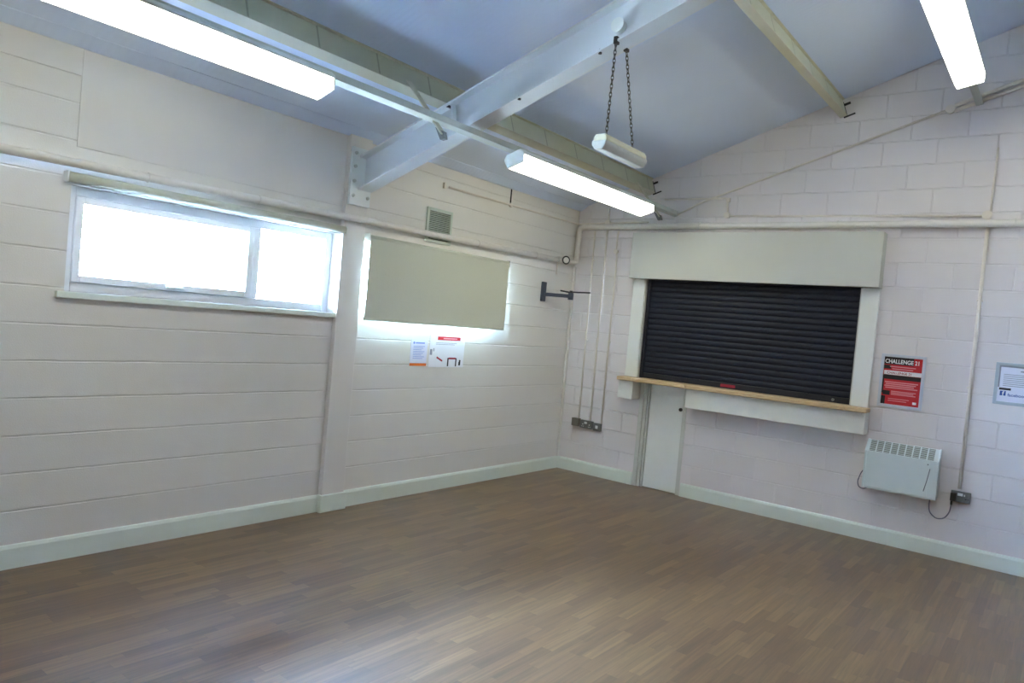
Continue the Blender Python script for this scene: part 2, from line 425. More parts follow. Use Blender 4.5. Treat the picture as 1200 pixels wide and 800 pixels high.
# window_1 (glazed, blind rolled up) and window_2 (behind the lowered blind)
def window(n, w, mull, sash):
    y0, y1, z0, z1 = w
    xo, xi = -0.15, -0.085
    root = bpy.data.objects.new('window_%d' % n, None); COL.objects.link(root); root.location = (0, (y0 + y1) / 2, z0); root['kind'] = 'structure'
    f = W(); t = 0.062
    f.box((xo, y0, z0), (xi, y0 + t, z1), .006).box((xo, y1 - t, z0), (xi, y1, z1), .006)
    f.box((xo, y0 + t, z0), (xi, y1 - t, z0 + t), .006).box((xo, y0 + t, z1 - t), (xi, y1 - t, z1), .006)
    f.box((xo, mull - .034, z0 + t), (xi, mull + .034, z1 - t), .006)
    f.build('frame', 'upvc', root)
    pa, pb = (y0 + t, mull - .034), (mull + .034, y1 - t)
    s = W(); q = 0.045; a, b = pa; c, d = z0 + t, z1 - t
    s.box((xo + .01, a, c), (xi + .018, a + q, d), .006).box((xo + .01, b - q, c), (xi + .018, b, d), .006)
    s.box((xo + .01, a + q, c), (xi + .018, b - q, c + q), .006).box((xo + .01, a + q, d - q), (xi + .018, b - q, d), .006)
    so = s.build('opening_sash', 'upvc', root)
    hd = W(); ym = (a + b) / 2
    hd.box((xi + .018, ym - .03, c + .008), (xi + .03, ym + .03, c + .034), .004).box((xi + .03, ym - .012, c + .014), (xi + .045, ym + .09, c + .028), .004)
    hd.build('handle', 'white', so)
    W().box((-.122, a + q, c + q), (-.116, b - q, d - q)).build('pane', 'glass', root)
    W().box((-.122, pb[0], c), (-.116, pb[1], d)).build('pane', 'glass', root)
    return root
w1 = window(1, W1, -4.285, True)
W().box((-0.085, W1[0] - .05, W1[2] - .04), (0.035, W1[1] + .002, W1[2]), 0.004).build('sill', 'skirt', w1)
w2 = window(2, W2, -2.3, True)

# low door under the counter
d1 = bpy.data.objects.new('door_1', None); COL.objects.link(d1); d1.location = (1.35, 0, 0); d1['kind'] = 'structure'
W().box((1.165, 0.03, 0.006), (1.575, 0.065, HZ0 - .004), .003).build('leaf', 'white', d1)
f = W()
f.box((DX0, -0.014, 0), (DX0 + .05, 0.09, HZ0 - .002), .004).box((DX0 + .05, 0.0, 0), (DX0 + .085, 0.09, HZ0 - .002), .004).box((DX0 + .09, 0.016, 0), (1.16, 0.09, HZ0 - .002), .004)
f.box((1.58, -0.006, 0), (DX1, 0.09, HZ0 - .002), .004)
f.build('door_frame', 'cream', d1)
W().box((1.16, 0.09, 0), (1.58, 0.12, HZ0)).build('backing', 'gap', d1)
k = W(); k.cyl((1.545, 0.03, 0.935), (1.545, 0.012, 0.935), 0.019).cyl((1.545, 0.012, 0.935), (1.545, 0.006, 0.935), 0.013)
k.build('lock', 'dark', d1, 'small dark round lock')

# ------------------------------------------------------------------ roof steel
def zroof(x): return Vector((x, 0, ceil_z(x)))
U = Vector((1, 0, SL)).normalized(); NDN = Vector((SL, 0, -1)).normalized()      # along the slope, and out of it downwards
def purlin(x, y0, y1, fl, label):
    o = thing('roof_purlin', (x, y1, ceil_z(x) - .18), label, 'roof beam', 'roof purlins under the sloping ceiling')
    def P(u, d):
        v = zroof(x) + U * u + NDN * d; return (v.x, v.z)
    t = 0.008; D = 0.172
    # web, foot flange turned towards the eaves, head flange turned uphill
    web = [P(0, 0.001), P(0, D - t), P(-t, D - t), P(-t, 0.001)]
    W().prism(web, 1, y0, y1).build('web', 'purlin', o)
    foot = [P(0.004, D - t), P(0.004, D), P(-fl, D), P(-fl, D - 0.022), P(-fl + t, D - 0.022), P(-fl + t, D - t)]
    W().prism(foot, 1, y0, y1).build('foot_flange', 'strap', o)
    head = [P(0, 0.001), P(0.02, 0.001), P(0.02, 0.009), P(0, 0.009)]
    W().prism(head, 1, y0, y1).build('head_flange', 'strap', o)
    e = W()
    e.prism([P(-.012, .03), P(.004, .03), P(.004, D + .008), P(-.012, D + .008)], 1, y1, y1 + .012)
    e.prism([P(-.03, D + .0), P(.075, D + .0), P(.075, D + .012), P(-.03, D + .012)], 1, y1, y1 + .012)
    e.prism([P(-.012, .05), P(.06, .05), P(.06, .07), P(-.012, .07)], 1, y1, y1 + .012)
    e.build('end_cleat', 'dark', o, 'dark steel end cleat at the wall')
    return o
purlin(0.945, YF, -0.014, 0.09, 'long cream roof purlin nearest the windows, above the fluorescent lights')
purlin(2.915, YF, -0.014, 0.06, 'cream roof purlin farther from the windows, ending above the shutter')

RY0, RY1, RW = -3.5, -3.345, -3.425
def r_top(x): return 2.968 + 0.35 * x
def r_bot(x): return 2.690 + 0.35 * x
raf = thing('steel_rafter', (0.07, RW, 2.6), 'large pale painted steel beam sloping up from the pillar across the ceiling', 'roof beam')
XA, XB = 0.075, 5.2
def rbar(za, zb, y0, y1): return W().prism([(XA, za(XA)), (XB, za(XB)), (XB, zb(XB)), (XA, zb(XA))], 1, y0, y1)
rbar(lambda x: r_bot(x), lambda x: r_top(x), RW - .005, RW + .005).build('web', 'steel', raf)
rbar(lambda x: r_bot(x), lambda x: r_bot(x) + .013, RY0, RY1).build('bottom_flange', 'steel', raf)
rbar(lambda x: r_top(x) - .013, lambda x: r_top(x), RY0, RY1).build('top_flange', 'steel', raf)
st = W(); xs = 1.1
st.prism([(xs - .01, r_bot(xs) + .012), (xs, r_bot(xs) + .012), (xs - .05, r_top(xs) - .012), (xs - .06, r_top(xs - .055) - .012)], 1, RW - .05, RW)
st.build('stiffener', 'steel', raf)
W().box((PXD + .0005, PY0 + .012, 2.585), (XA + .002, PY1 - .002, 3.06), .002).build('end_plate', 'tray', raf)
for zz in (2.66, 2.78, 2.90, 3.01):
    for yy in (PY0 + .042, PY1 - .035):
        b = W(); b.cyl((XA, yy, zz), (XA + .016, yy, zz), .015, 6, smooth=False).cyl((XA + .016, yy, zz), (XA + .026, yy, zz), .008, 10)
        b.build('bolt', 'trunk', raf)
for xx in (1.70, 2.33):
    b = W(); b.cyl((xx, RY0 + .022, r_bot(xx) + .012), (xx, RY0 + .022, r_bot(xx) + .024), .009, 6, smooth=False).cyl((xx, RY0 + .022, r_bot(xx) - .008), (xx, RY0 + .022, r_bot(xx) + .003), .012, 6, smooth=False)
    b.build('bolt', 'dark', raf, 'small dark bolt in the lower flange')
cl = W(); cl.box((0.96, RY0 + .02, r_top(.96) + .001), (1.03, RW, r_top(1.03) + .012), .002).box((0.957, RY0 + .02, r_top(.96)), (0.965, RW, r_top(.96) + .11), .002)
cl.build('purlin_cleat', 'dark', raf, 'dark cleat where the purlin sits on the beam')

# ------------------------------------------------------------------ lighting trunking and batten lights
def trunking(c, tilt, y0, y1, label, straps):
    o = thing('lighting_trunking', (c[0], y1, c[1]), label, 'trunking', 'lighting trunkings hung along the hall')
    R = Matrix.Rotation(-tilt, 4, 'Y'); T = Matrix.Translation((c[0], 0, c[1])) @ R
    h = .025; t = .003
    ch = W()
    ch.box((-h, y0, h - t), (h, y1, h), mat=T).box((-h, y0, -h), (-h + t, y1, h), mat=T).box((h - t, y0, -h), (h, y1, h), mat=T)
    ch.build('channel', 'trunk', o)
    W().box((-h - .002, y0, -h - .003), (h + .002, y1, -h + .002), .001, mat=T).build('cover_strip', 'trunk', o)
    for (y, a, b_) in straps:
        d = Vector((b_[0] - a[0], 0, b_[1] - a[1])); n = Vector((-d.z, 0, d.x)).normalized() * .004
        w = .028
        s = W()
        pts = [(a[0] + n.x, a[1] + n.z), (b_[0] + n.x, b_[1] + n.z), (b_[0] - n.x, b_[1] - n.z), (a[0] - n.x, a[1] - n.z)]
        s.prism(pts, 1, y - w, y + w)
        dn = d.normalized()
        k_ = Vector((a[0], 0, a[1])) + dn * .02
        s.cyl((k_.x, y - w - .004, k_.z), (k_.x, y + w + .004, k_.z), .006, 8)
        so = s.build('hanger_strap', 'strap', o)
        ft = W(); e = Vector((b_[0], 0, b_[1]))
        ft.prism([(e.x - .075, e.z + .055), (e.x + .004, e.z + .02), (e.x + .02, e.z - .03), (e.x - .02, e.z - .035)], 1, y - .012, y + .022)
        ft.build('foot_bracket', 'metalbox', so)
    return o
T1, T2 = (1.277, 3.09), (4.052, 4.012)
TILT1, TILT2 = math.radians(17), math.radians(11)
trunking(T1, TILT1, YF, -0.002, 'grey lighting trunking passing under the steel beam near the windows',
         [(-3.86, (.962, 3.40), (1.375, 2.965)), (-0.42, (.962, 3.40), (1.30, 2.985))])
trunking(T2, TILT2, YF, -0.002, 'lighting trunking higher up, above the right hand light', [])

def batten(y1, length, width, T, tilt, drop, label, off=0.0):
    """fluorescent batten under a trunking: local x across, y along (0 = far end), z up from the diffuser's underside"""
    c = Vector((T[0], 0, T[1])); down = Vector((math.sin(tilt), 0, -math.cos(tilt))); u = Vector((math.cos(tilt), 0, math.sin(tilt)))
    pos = c + down * drop + u * off
    o = thing('batten_light', (pos.x, y1, pos.z), label, 'ceiling light', 'fluorescent batten lights')
    o.rotation_euler = (0, -tilt, 0)
    w = width / 2; Ld = length; g = w + .014
    df = MB(); df.prism([(-w + .006, 0), (w - .006, 0), (w, .006), (g, .062), (-g, .062), (-w, .006)], 1, -Ld + .009, -.009)
    df.build('diffuser', 'lamp', o)
    tr = MB(); tr.prism([(-g - .003, .060), (g + .003, .060), (g + .003, .076), (g - .02, drop - .027), (-g + .02, drop - .027), (-g - .003, .076)], 1, -Ld + .006, -.006)
    tr.build('gear_tray', 'tray', o)
    for a, b_ in ((-Ld, -Ld + .010), (-.010, 0)):
        ec = MB(); ec.prism([(-w, -.002), (w, -.002), (g + .004, .062), (g + .004, .078), (g - .02, drop - .027), (-g + .02, drop - .027), (-g - .004, .078), (-g - .004, .062)], 1, a, b_)
        ec.build('end_cap', 'tray', o)
    return o
batten(-4.8, 2.23, .158, T1, TILT1, .137, 'lit fluorescent light at top left, nearest the rolled up blind')
batten(-0.75, 2.23, .158, T1, TILT1, .137, 'lit fluorescent light in the middle, beyond the steel beam')
batten(-0.87, 2.23, .180, T2, TILT2, .132, 'lit fluorescent light at top right, highest of the three')

# ------------------------------------------------------------------ emergency light on two chains
XE = 2.45
em = thing('emergency_light', (XE, -3.31, 2.855), 'small unlit bulkhead light hanging on two chains from the steel beam', 'emergency light')
zb = 2.855
b = W(); b.prism([(XE - .05, zb + .055), (XE + .05, zb + .055), (XE + .05, zb + .075), (XE + .035, zb + .098), (XE - .035, zb + .098), (XE - .05, zb + .075)], 1, -3.575, -3.045, bev=.006)
b.build('body', 'lamptop', em)
b = W(); b.prism([(XE - .054, zb + .056), (XE + .054, zb + .056), (XE + .052, zb + .03), (XE + .03, zb), (XE - .03, zb), (XE - .052, zb + .03)], 1, -3.585, -3.035, bev=.008)
b.build('diffuser', 'unlit', em)
def chain(a, c):
    a, c = Vector(a), Vector(c); d = c - a; n = max(4, int(d.length / .026)); w = W()
    q = d.to_track_quat('X', 'Z').to_matrix().to_4x4()
    for i in range(n):
        p = a + d * ((i + .5) / n)
        w.torus(Matrix.Translation(p) @ q @ Matrix.Rotation((i % 2) * PI / 2 + .6, 4, 'X'), .0085, .0028, 10, 5, stretch=2.0)
    w.build('chain', 'chain', em)
chain((XE, -3.49, r_bot(XE) + .03), (XE, -3.505, zb + .108)); chain((XE, -3.352, r_bot(XE) - .012), (XE, -3.16, zb + .108))
for (yy, zz) in ((-3.505, zb + .1), (-3.16, zb + .1)):
    h = W(); h.torus(Matrix.Translation((XE, yy, zz)) @ Matrix.Rotation(PI / 2, 4, 'X'), .012, .0035, 12, 6); h.build('hook', 'chain', em)
h = W(); h.box((XE - .012, RY0 - .006, r_bot(XE) - .012), (XE + .014, RY0 + .03, r_bot(XE) + .035), .003); h.build('beam_clamp', 'dark', em)
h = W(); h.box((XE - .012, RY1 - .03, r_bot(XE) - .014), (XE + .014, RY1 + .005, r_bot(XE) + .03), .003); h.build('beam_clamp', 'dark', em)
jb = thing('junction_box', (XE, RW, 3.66), 'round white conduit box on the steel beam above the chains', 'junction box')
W().cyl((XE - .01, RW - .005, 3.665), (XE - .01, RW - .05, 3.665), .042, 28).build('box', 'tray', jb)
W().cyl((XE - .01, RW - .05, 3.665), (XE - .01, RW - .056, 3.665), .046, 28).cyl((XE - .01, RW - .056, 3.665), (XE - .01, RW - .059, 3.665), .006, 8).build('lid', 'white', jb)

# ------------------------------------------------------------------ pipework and conduits
hp = thing('heating_pipe', (0.055, -0.055, 2.5), 'thick painted pipe along both walls with a valve in the corner', 'pipe')
r = .028
pz = lambda y: 2.505 + (y + .45) * .0103
run = [(.058, YF + .03, pz(YF)), (.058, -3.70, pz(-3.7)), (.092, -3.60, pz(-3.6)), (.092, -3.33, pz(-3.33)), (.058, -3.22, pz(-3.22)), (.058, -.42, pz(-.42))]
W().tube(run, r, 18, corner=.03).build('side_wall_run', 'pipe', hp)
W().tube([(.058, -.30, 2.508), (.058, -.058, 2.508), (.058, -.058, 2.945), (4.2, -.058, 2.94), (XR - .3, -.058, 2.95)], .033, 18, corner=.075).build('end_wall_run', 'pipe', hp)
v = W(); v.cyl((.058, -.46, 2.506), (.058, -.41, 2.506), .036, 8, smooth=False).cyl((.058, -.41, 2.506), (.058, -.29, 2.506), .034).cyl((.058, -.29, 2.506), (.058, -.25, 2.506), .038, 8, smooth=False)
v.cyl((.058, -.35, 2.506), (.12, -.39, 2.506), .016)
vo = v.build('valve', 'pipe', hp)
ax = Vector((.062, -.04, 0)).normalized(); vc = Vector((.135, -.40, 2.506)); q = ax.to_track_quat('Z', 'Y').to_matrix().to_4x4()
hw = W(); hw.torus(Matrix.Translation(vc) @ q, .042, .008, 28, 8)
hw.build('hand_wheel', 'dark', vo, 'black ring hand wheel')
hw = W(); hw.cyl(vc - ax * .012, vc + ax * .006, .034, 24); hw.build('wheel_hub', 'pipe', vo)
dr = W(); dr.tube([(.058, -.46, 2.48), (.06, -.465, 2.33)], .006, 8); dr.build('drain_cock', 'conduit', vo)
for y in (-5.2, -4.39, -1.9, -.9): 
    c = W(); c.tube([(0.001, y, pz(y) - .004), (.03, y, pz(y) - .004)], .008, 8); c.torus(Matrix.Translation((.058, y, pz(y))) @ Matrix.Rotation(PI / 2, 4, 'X'), .0295, .004, 24, 6); c.build('pipe_clip', 'pipe', hp)
for x in (.2, 1.6, 3.0, 4.41):
    c = W(); c.tube([(x, -.001, 2.944), (x, -.03, 2.944)], .008, 8); c.torus(Matrix.Translation((x, -.058, 2.944)) @ Matrix.Rotation(PI / 2, 4, 'Y'), .0345, .005, 24, 6); c.build('pipe_clip', 'pipe', hp)

def conduit(pts, rad, label, clips=(), boxes=(), group='thin surface conduits', corner=.03, loc=None):
    o = thing('cable_conduit', loc or pts[-1], label, 'conduit', group)
    W().tube(pts, rad, 12, corner=corner).build('tube', 'conduit', o)
    for (p, s) in clips:
        W().box([p[i] - s[i] for i in range(3)], [p[i] + s[i] for i in range(3)], .003).build('clip', 'conduit', o)
    for (p, n, rr) in boxes:
        p = Vector(p); n = Vector(n)
        W().cyl(p, p + n * .032, rr, 20).cyl(p + n * .032, p + n * .037, rr + .003, 20).build('round_box', 'conduit', o)
    return o
cy = -.016
SC = (.018, .012, .006)
conduit([(.27, cy, .645), (.255, cy, 2.905)], .009, 'leftmost of the three thin conduits dropping to the corner sockets', [((.263, -.011, 2.55), SC), ((.266, -.011, 1.6), SC)])
conduit([(.43, cy, .64), (.424, cy, 3.17)], .010, 'middle of the three conduits above the corner sockets, passing behind the pipe', [((.426, -.011, 1.6), SC)], [((.424, -.0008, 3.0), (0, -1, 0), .03)])
conduit([(.585, cy, .63), (.585, cy, 2.60), (.565, cy, 2.68), (.575, cy, 2.905)], .010, 'rightmost of the three thin conduits dropping to the corner sockets', [((.585, -.011, 1.6), SC)], [((.572, -.0008, 2.66), (0, -1, 0), .024)])
conduit([(4.213, cy, .635), (4.213, cy, 3.0)], .015, 'conduit pole dropping past the red poster to the heater socket', [((4.213, -.014, 2.28), (.026, .013, .007)), ((4.213, -.014, 1.52), (.026, .013, .007))])
conduit([(.016, -2.34, 2.968), (.016, -.016, 2.985), (.38, -.016, 2.997), (.95, -.016, 3.0)], .0105, 'thin conduit high on the side wall turning the corner below the ceiling',
        [((.012, -1.36, 2.974), (.012, .02, .02)), ((.012, -2.40, 2.975), (.012, .012, .028))], [], loc=(.016, -.016, 2.98))
conduit([(1.88, cy, 3.052), (4.19, cy, 3.013)], .011, 'long thin conduit just above the thick pipe over the shutter', [], [((4.20, -.0008, 3.018), (0, -1, 0), .036), ((1.875, -.0008, 3.06), (0, -1, 0), .03)])
conduit([(1.13, cy, 3.25), (1.86, cy, 3.243), (1.876, cy, 3.09)], .010, 'short thin conduit stepping down above the shutter', [((1.868, -.012, 3.225), (.022, .012, .022))], [])
conduit([(1.30, cy, 3.075), (1.565, cy, 3.205), (3.82, cy, 3.965)], .0105, 'thin conduit climbing the end wall parallel to the ceiling', [], [((3.84, -.0008, 3.967), (0, -1, 0), .036)], corner=.06)
conduit([(3.87, cy - .006, 3.998), (6.6, cy - .006, 4.90)], .016, 'upper of the two thick conduits below the right hand light')
conduit([(3.87, cy - .006, 3.948), (6.6, cy - .006, 4.85)], .016, 'lower of the two thick conduits below the right hand light')
conduit([(4.222, cy, 3.055), (4.228, cy, 3.60)], .009, 'thin conduit rising above the box at the right of the long pipe')

# ------------------------------------------------------------------ roller blinds
def blind(y0, y1, z, x, drop, label):
    o = thing('roller_blind', (x, (y0 + y1) / 2, z), label, 'blind', 'roller blinds over the two windows')
    rl = .024 if drop else .030
    W().cyl((x, y0 + .012, z), (x, y1 - .012, z), rl, 24).build('roll', 'fabric', o)
    for ya, yb in ((y0, y0 + .012), (y1 - .012, y1)):
        W().box((0.001, ya, z - .034), (x + .026, yb, z + .034), .006).build('bracket', 'white', o)
    if drop:
        xf = x + rl - .003
        f = W(); f.box((xf - .0015, y0 + .014, z - drop), (xf + .0015, y1 - .014, z)); f.build('fabric', 'fabric', o)
        W().box((0.001, y0 + .013, z - .006), (x - rl + .002, y1 - .013, z + .03), .003).build('glow_block_strip', 'white', o)  # hidden strip added behind the roll to block glow along the top
        f = W(); f.box((xf - .007, y0 + .012, z - drop - .012), (xf + .007, y1 - .012, z - drop + .014), .005); f.build('bottom_bar', 'fabric', o)
    else:
        f = W(); f.box((x - .03, y0 + .014, z - .03), (x - .027, y1 - .014, z)); f.build('fabric', 'fabric', o)
        f = W(); f.box((x - .036, y0 + .012, z - .040), (x - .022, y1 - .012, z - .026), .005); f.build('bottom_bar', 'white', o)
    return o
blind(-5.675, -3.555, 2.368, .042, 0, 'rolled up blind above the bright glazed window')
blind(-3.325, -1.365, 2.345, .056, .70, 'pale grey green blind pulled down over the window by the corner')

# ------------------------------------------------------------------ vent, notices, TV bracket on the side wall
vt = thing('louvre_vent', (0, -2.43, 2.43), 'pale louvred wall vent behind the pipe above the lowered blind', 'vent')
f = W(); a, b2, c, d = -2.60, -2.255, 2.415, 2.74
f.box((.001, a, c), (.022, a + .03, d), .003).box((.001, b2 - .03, c), (.022, b2, d), .003).box((.001, a + .03, c), (.022, b2 - .03, c + .03), .003).box((.001, a + .03, d - .03), (.022, b2 - .03, d), .003)
f.build('frame', 'ventm', vt)
f = W(); n = 15
for i in range(n):
    z = c + .035 + (d - c - .07) * (i + .5) / n
    f.prism([(.004, z + .007), (.006, z + .0085), (.02, z - .004), (.018, z - .0055)], 1, a + .03, b2 - .03)
f.build('louvres', 'ventm', vt)
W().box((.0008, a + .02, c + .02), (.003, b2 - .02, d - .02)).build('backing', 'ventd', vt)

def lines(parent, mat, spec, x=None, y=None, name='print_lines', label=None):
    """printed marks: boxes just proud of the sheet; spec = (u0, u1, z0, z1) along the wall"""
    w = W()
    for u0, u1, z0, z1 in spec:
        if x is not None: w.box((x, u0, z0), (x + .0006, u1, z1))
        else: w.box((u0, y - .0006, z0), (u1, y, z1))
    return w.build(name, mat, parent, label)

n1 = thing('notice', (0, -2.545, 1.235), 'white paper notice with blue heading and orange foot below the lowered blind', 'notice', 'paper notices under the blind')
W().box((.001, -2.655, 1.236), (.0035, -2.435, 1.492), .0008).build('sheet', 'paperlilac', n1)
lines(n1, 'orange', [(-2.655, -2.435, 1.236, 1.262)], x=.0036, name='foot_band')
w = W(); w.cyl((.0036, -2.615, 1.455), (.0044, -2.615, 1.455), .012, 16); w.build('emblem', 'bluesoft', n1)
lines(n1, 'bluesoft', [(-2.595, -2.475, 1.448, 1.462)] + [(-2.62, -2.47 - .02 * (i % 3), 1.42 - i * .0165, 1.425 - i * .0165) for i in range(8)], x=.0036)
n2 = thing('notice', (0, -2.15, 1.225), 'larger white fire notice with red heading and small pictures below the lowered blind', 'notice', 'paper notices under the blind')
W().box((.001, -2.405, 1.225), (.0035, -1.90, 1.545), .0008).build('sheet', 'paper', n2)
lines(n2, 'red', [(-2.30, -1.97, 1.492, 1.527)], x=.0036, name='heading_band')
lines(n2, 'pink', [(-2.22, -2.02, 1.504, 1.515)], x=.0043, name='heading_lettering')
lines(n2, 'grey', [(-2.32, -2.02, 1.462, 1.466), (-2.32, -2.05, 1.448, 1.452), (-2.35, -2.338, 1.38, 1.41), (-2.395, -2.365, 1.345, 1.40)], x=.0036)
w = W(); w.box((-.001, -.045, -.008), (0, .045, .008), mat=Matrix.Translation((.0047, -2.255, 1.305)) @ Matrix.Rotation(-.42, 4, 'X')); w.build('red_extinguisher_mark', 'redlabel', n2)
lines(n2, 'redlabel', [(-2.125, -2.02, 1.305, 1.322)], x=.0036, name='pictogram_top')
lines(n2, 'ink', [(-2.14, -2.122, 1.235, 1.318)], x=.0036, name='pictogram_post')
lines(n2, 'ink', [(-2.022, -2.005, 1.235, 1.318)], x=.0036, name='pictogram_post')
w = W(); w.cyl((.0036, -1.955, 1.29), (.0043, -1.955, 1.29), .012, 14); w.box((.0036, -1.972, 1.245), (.0043, -1.945, 1.28)); w.build('pictogram_figure', 'ink', n2)

tv = thing('wall_arm_bracket', (0, -.62, 2.11), 'dark slate swivelling screen bracket on the side wall near the corner', 'wall bracket')
W().box((.001, -.665, 2.0), (.03, -.59, 2.225), .006).build('wall_plate', 'tv', tv)
def bar(p, q, w_, h_):
    p, q = Vector(p), Vector(q); d = q - p; m = Matrix.Translation((p + q) / 2) @ d.to_track_quat('X', 'Z').to_matrix().to_4x4()
    return W().box((-d.length / 2, -w_ / 2, -h_ / 2), (d.length / 2, w_ / 2, h_ / 2), .005, mat=m)
bar((.03, -.62, 2.083), (.25, -.435, 2.086), .03, .042).build('arm', 'tv', tv)
W().cyl((.265, -.43, 2.045), (.265, -.43, 2.125), .032, 20).build('knuckle', 'tv', tv)
b = bar((.16, -.50, 2.142), (.27, -.43, 2.128), .03, .018); b.cyl((.265, -.43, 2.12), (.265, -.43, 2.15), .018); b.build('tilt_joint', 'dark', tv)
b = bar((.27, -.43, 2.135), (.53, -.44, 2.138), .03, .016); b.build('screen_arm', 'dark', tv)

# ------------------------------------------------------------------ serving hatch on the end wall
fh = thing('shutter_box', (2.14, 0, 2.35), 'long cream pelmet box above the black roller shutter', 'shutter box')
b = W(); b.box((.842, -.15, 2.348), (3.434, -.132, 2.862), .003); b.build('front_board', 'cream', fh)
for xa in (.842, 3.418): W().box((xa, -.132, 2.348), (xa + .016, -.001, 2.862), .002).build('side_board', 'cream', fh)
W().box((.858, -.132, 2.846), (3.418, -.001, 2.862), .002).build('top_board', 'cream', fh)
W().box((.858, -.132, 2.352), (3.418, -.045, 2.362), .002).build('under_board', 'cream', fh)
for x0, x1, lb in ((.848, .996, 'left white painted side post of the serving hatch'), (3.272, 3.424, 'right white painted side post of the serving hatch')):
    o = thing('hatch_post', ((x0 + x1) / 2, -.02, 1.23), lb, 'post', 'posts either side of the shutter')
    W().box((x0, -.042, 1.232), (x1, -.001, 2.347), .004).build('face_board', 'white', o)
    e = (x1 - .0005, x1 + .012) if x0 < 1 else (x0 - .012, x0 + .0005)
    W().box((e[0], -.03, 1.232), (e[1], .10, 2.347), .002).build('reveal_board', 'cream', o)

sh = thing('roller_shutter', (2.135, .03, 1.24), 'closed black roller shutter of narrow horizontal slats over the counter', 'roller shutter')
SX0, SX1, SZ0, SZ1 = 1.03, 3.26, 1.29, 2.40
n = 18; p = (SZ1 - SZ0) / n
cur = W()
prof = [];
for i in range(n):
    z = SZ0 + i * p
    for t, yo in ((.0, .004), (.06, .0005), (.2, -.003), (.4, -.005), (.6, -.005), (.8, -.003), (.94, .0005)):
        prof.append((.03 + yo, z + t * p))
poly = prof + [(.05, SZ1), (.05, SZ0)]
cur.prism(poly, 0, SX0, SX1)
cur.build('slat_curtain', 'shutter', sh)
W().box((SX0 - .004, .012, 1.234), (SX1 + .004, .05, 1.292), .004).build('bottom_bar', 'guide', sh)
for x0, x1 in ((1.009, 1.046), (3.245, 3.259)):
    g = W(); g.box((x0, .004, 1.232), (x1, .06, 2.355), .003); g.build('guide_rail', 'guide', sh)
W().box((1.97, .0095, 1.247), (2.13, .0125, 1.276), .0008).build('label_plate', 'redlabel', sh, 'small dark red label on the bottom bar')
lk = W(); lk.cyl((3.10, .013, 1.262), (3.10, .004, 1.262), .014, 16); lk.build('lock', 'metalbox', sh)

def counter(name, x0, x1, label):
    return tag(MB().box((x0, -.215, 1.19), (x1, .09 if x0 > .97 else -.001, 1.232), .008, 3).build(name, 'wood', origin=((x0 + x1) / 2, -.1, 1.21)), label, 'counter', 'lengths of the wooden counter')
counter('serving_counter', 1.676, 3.262, 'long beech counter top under the shutter above the white apron')
counter('counter_flap', 1.034, 1.673, 'short beech counter flap above the low white door')
c3 = MB(); c3.box((.842, -.215, 1.19), (1.031, -.043, 1.232), .008, 3)
tag(c3.build('counter_end', 'wood', origin=(.93, -.1, 1.21)), 'short beech counter end piece above the left white box', 'counter', 'lengths of the wooden counter')
c4 = MB(); c4.box((3.2635, -.215, 1.19), (3.45, -.043, 1.232), .008, 3)
tag(c4.build('counter_end', 'wood', origin=(3.35, -.1, 1.21)), 'short beech counter end piece at the right of the shutter', 'counter', 'lengths of the wooden counter')
ap = thing('counter_apron', (2.55, -.07, .985), 'long white boxed apron beneath the wooden counter', 'apron')
W().box((1.668, -.16, .985), (3.436, -.142, 1.189), .003).build('front_board', 'white', ap)
for xa in (1.668, 3.418): W().box((xa, -.142, .985), (xa + .018, -.001, 1.189), .002).build('end_board', 'white', ap)
W().box((1.686, -.142, .987), (3.418, -.001, 1.0), .002).build('under_board', 'white', ap)
lb = thing('counter_bracket_box', (.94, -.07, .985), 'small white box with a slanted side under the left counter end', 'apron')
W().prism([(.842, -.16), (1.028, -.16), (1.042, -.001), (.842, -.001)], 2, .985, 1.189, bev=.003).build('box', 'white', lb)

# ------------------------------------------------------------------ convector heater
HT = thing('convector_heater', (3.76, 0, .5), 'white wall mounted convector heater below the red poster', 'heater')
x0, x1, z0, z1, dp = 3.455, 4.055, .505, .945, .125
side = [(-.02, z0 + .01), (-dp + .004, z0), (-dp, z0 + .02), (-dp, z1 - .10), (-.045, z1), (-.02, z1)]
W().prism(side, 0, x0 + .02, x1 - .075).build('casing', 'heater', HT)
W().prism(side, 0, x1 - .074, x1 - .0165).build('control_panel', 'heater', HT)
for xa, xb in ((x0, x0 + .0195), (x1 - .016, x1)):
    W().prism([(-.015, z0 + .01), (-dp - .002, z0 + .0), (-dp - .003, z0 + .02), (-dp - .003, z1 - .098), (-.043, z1 + .004), (-.015, z1 + .004)], 0, xa, xb, bev=.004).build('end_cap', 'heater', HT)
# grille on the sloping shoulder: nine slotted openings
s0, s1 = Vector((0, -dp, z1 - .10)), Vector((0, -.045, z1)); sd = (s1 - s0); nn = Vector((0, -sd.z, sd.y)).normalized()
if nn.z < 0: nn = -nn
for i in range(9):
    xa = x0 + .035 + i * (x1 - x0 - .07) / 9; xb = xa + (x1 - x0 - .07) / 9 - .011
    g = W()
    pa, pb = s0 + sd * .06 + nn * .0006, s0 + sd * .97 + nn * .0006
    g.prism([(pa.y, pa.z), (pb.y, pb.z), (pb.y + nn.y * .0012, pb.z + nn.z * .0012), (pa.y + nn.y * .0012, pa.z + nn.z * .0012)], 0, xa, xb)
    go = g.build('grille_opening', 'grille', HT)
    s_ = W()
    for j in range(7):
        c_ = s0 + sd * (.12 + j * .125) + nn * .003; e = sd.normalized() * .0022
        s_.prism([(c_.y - e.y, c_.z - e.z), (c_.y + e.y, c_.z + e.z), (c_.y + e.y + nn.y * .002, c_.z + e.z + nn.z * .002), (c_.y - e.y + nn.y * .002, c_.z - e.z + nn.z * .002)], 0, xa, xb)
    s_.build('grille_bars', 'heater', go)
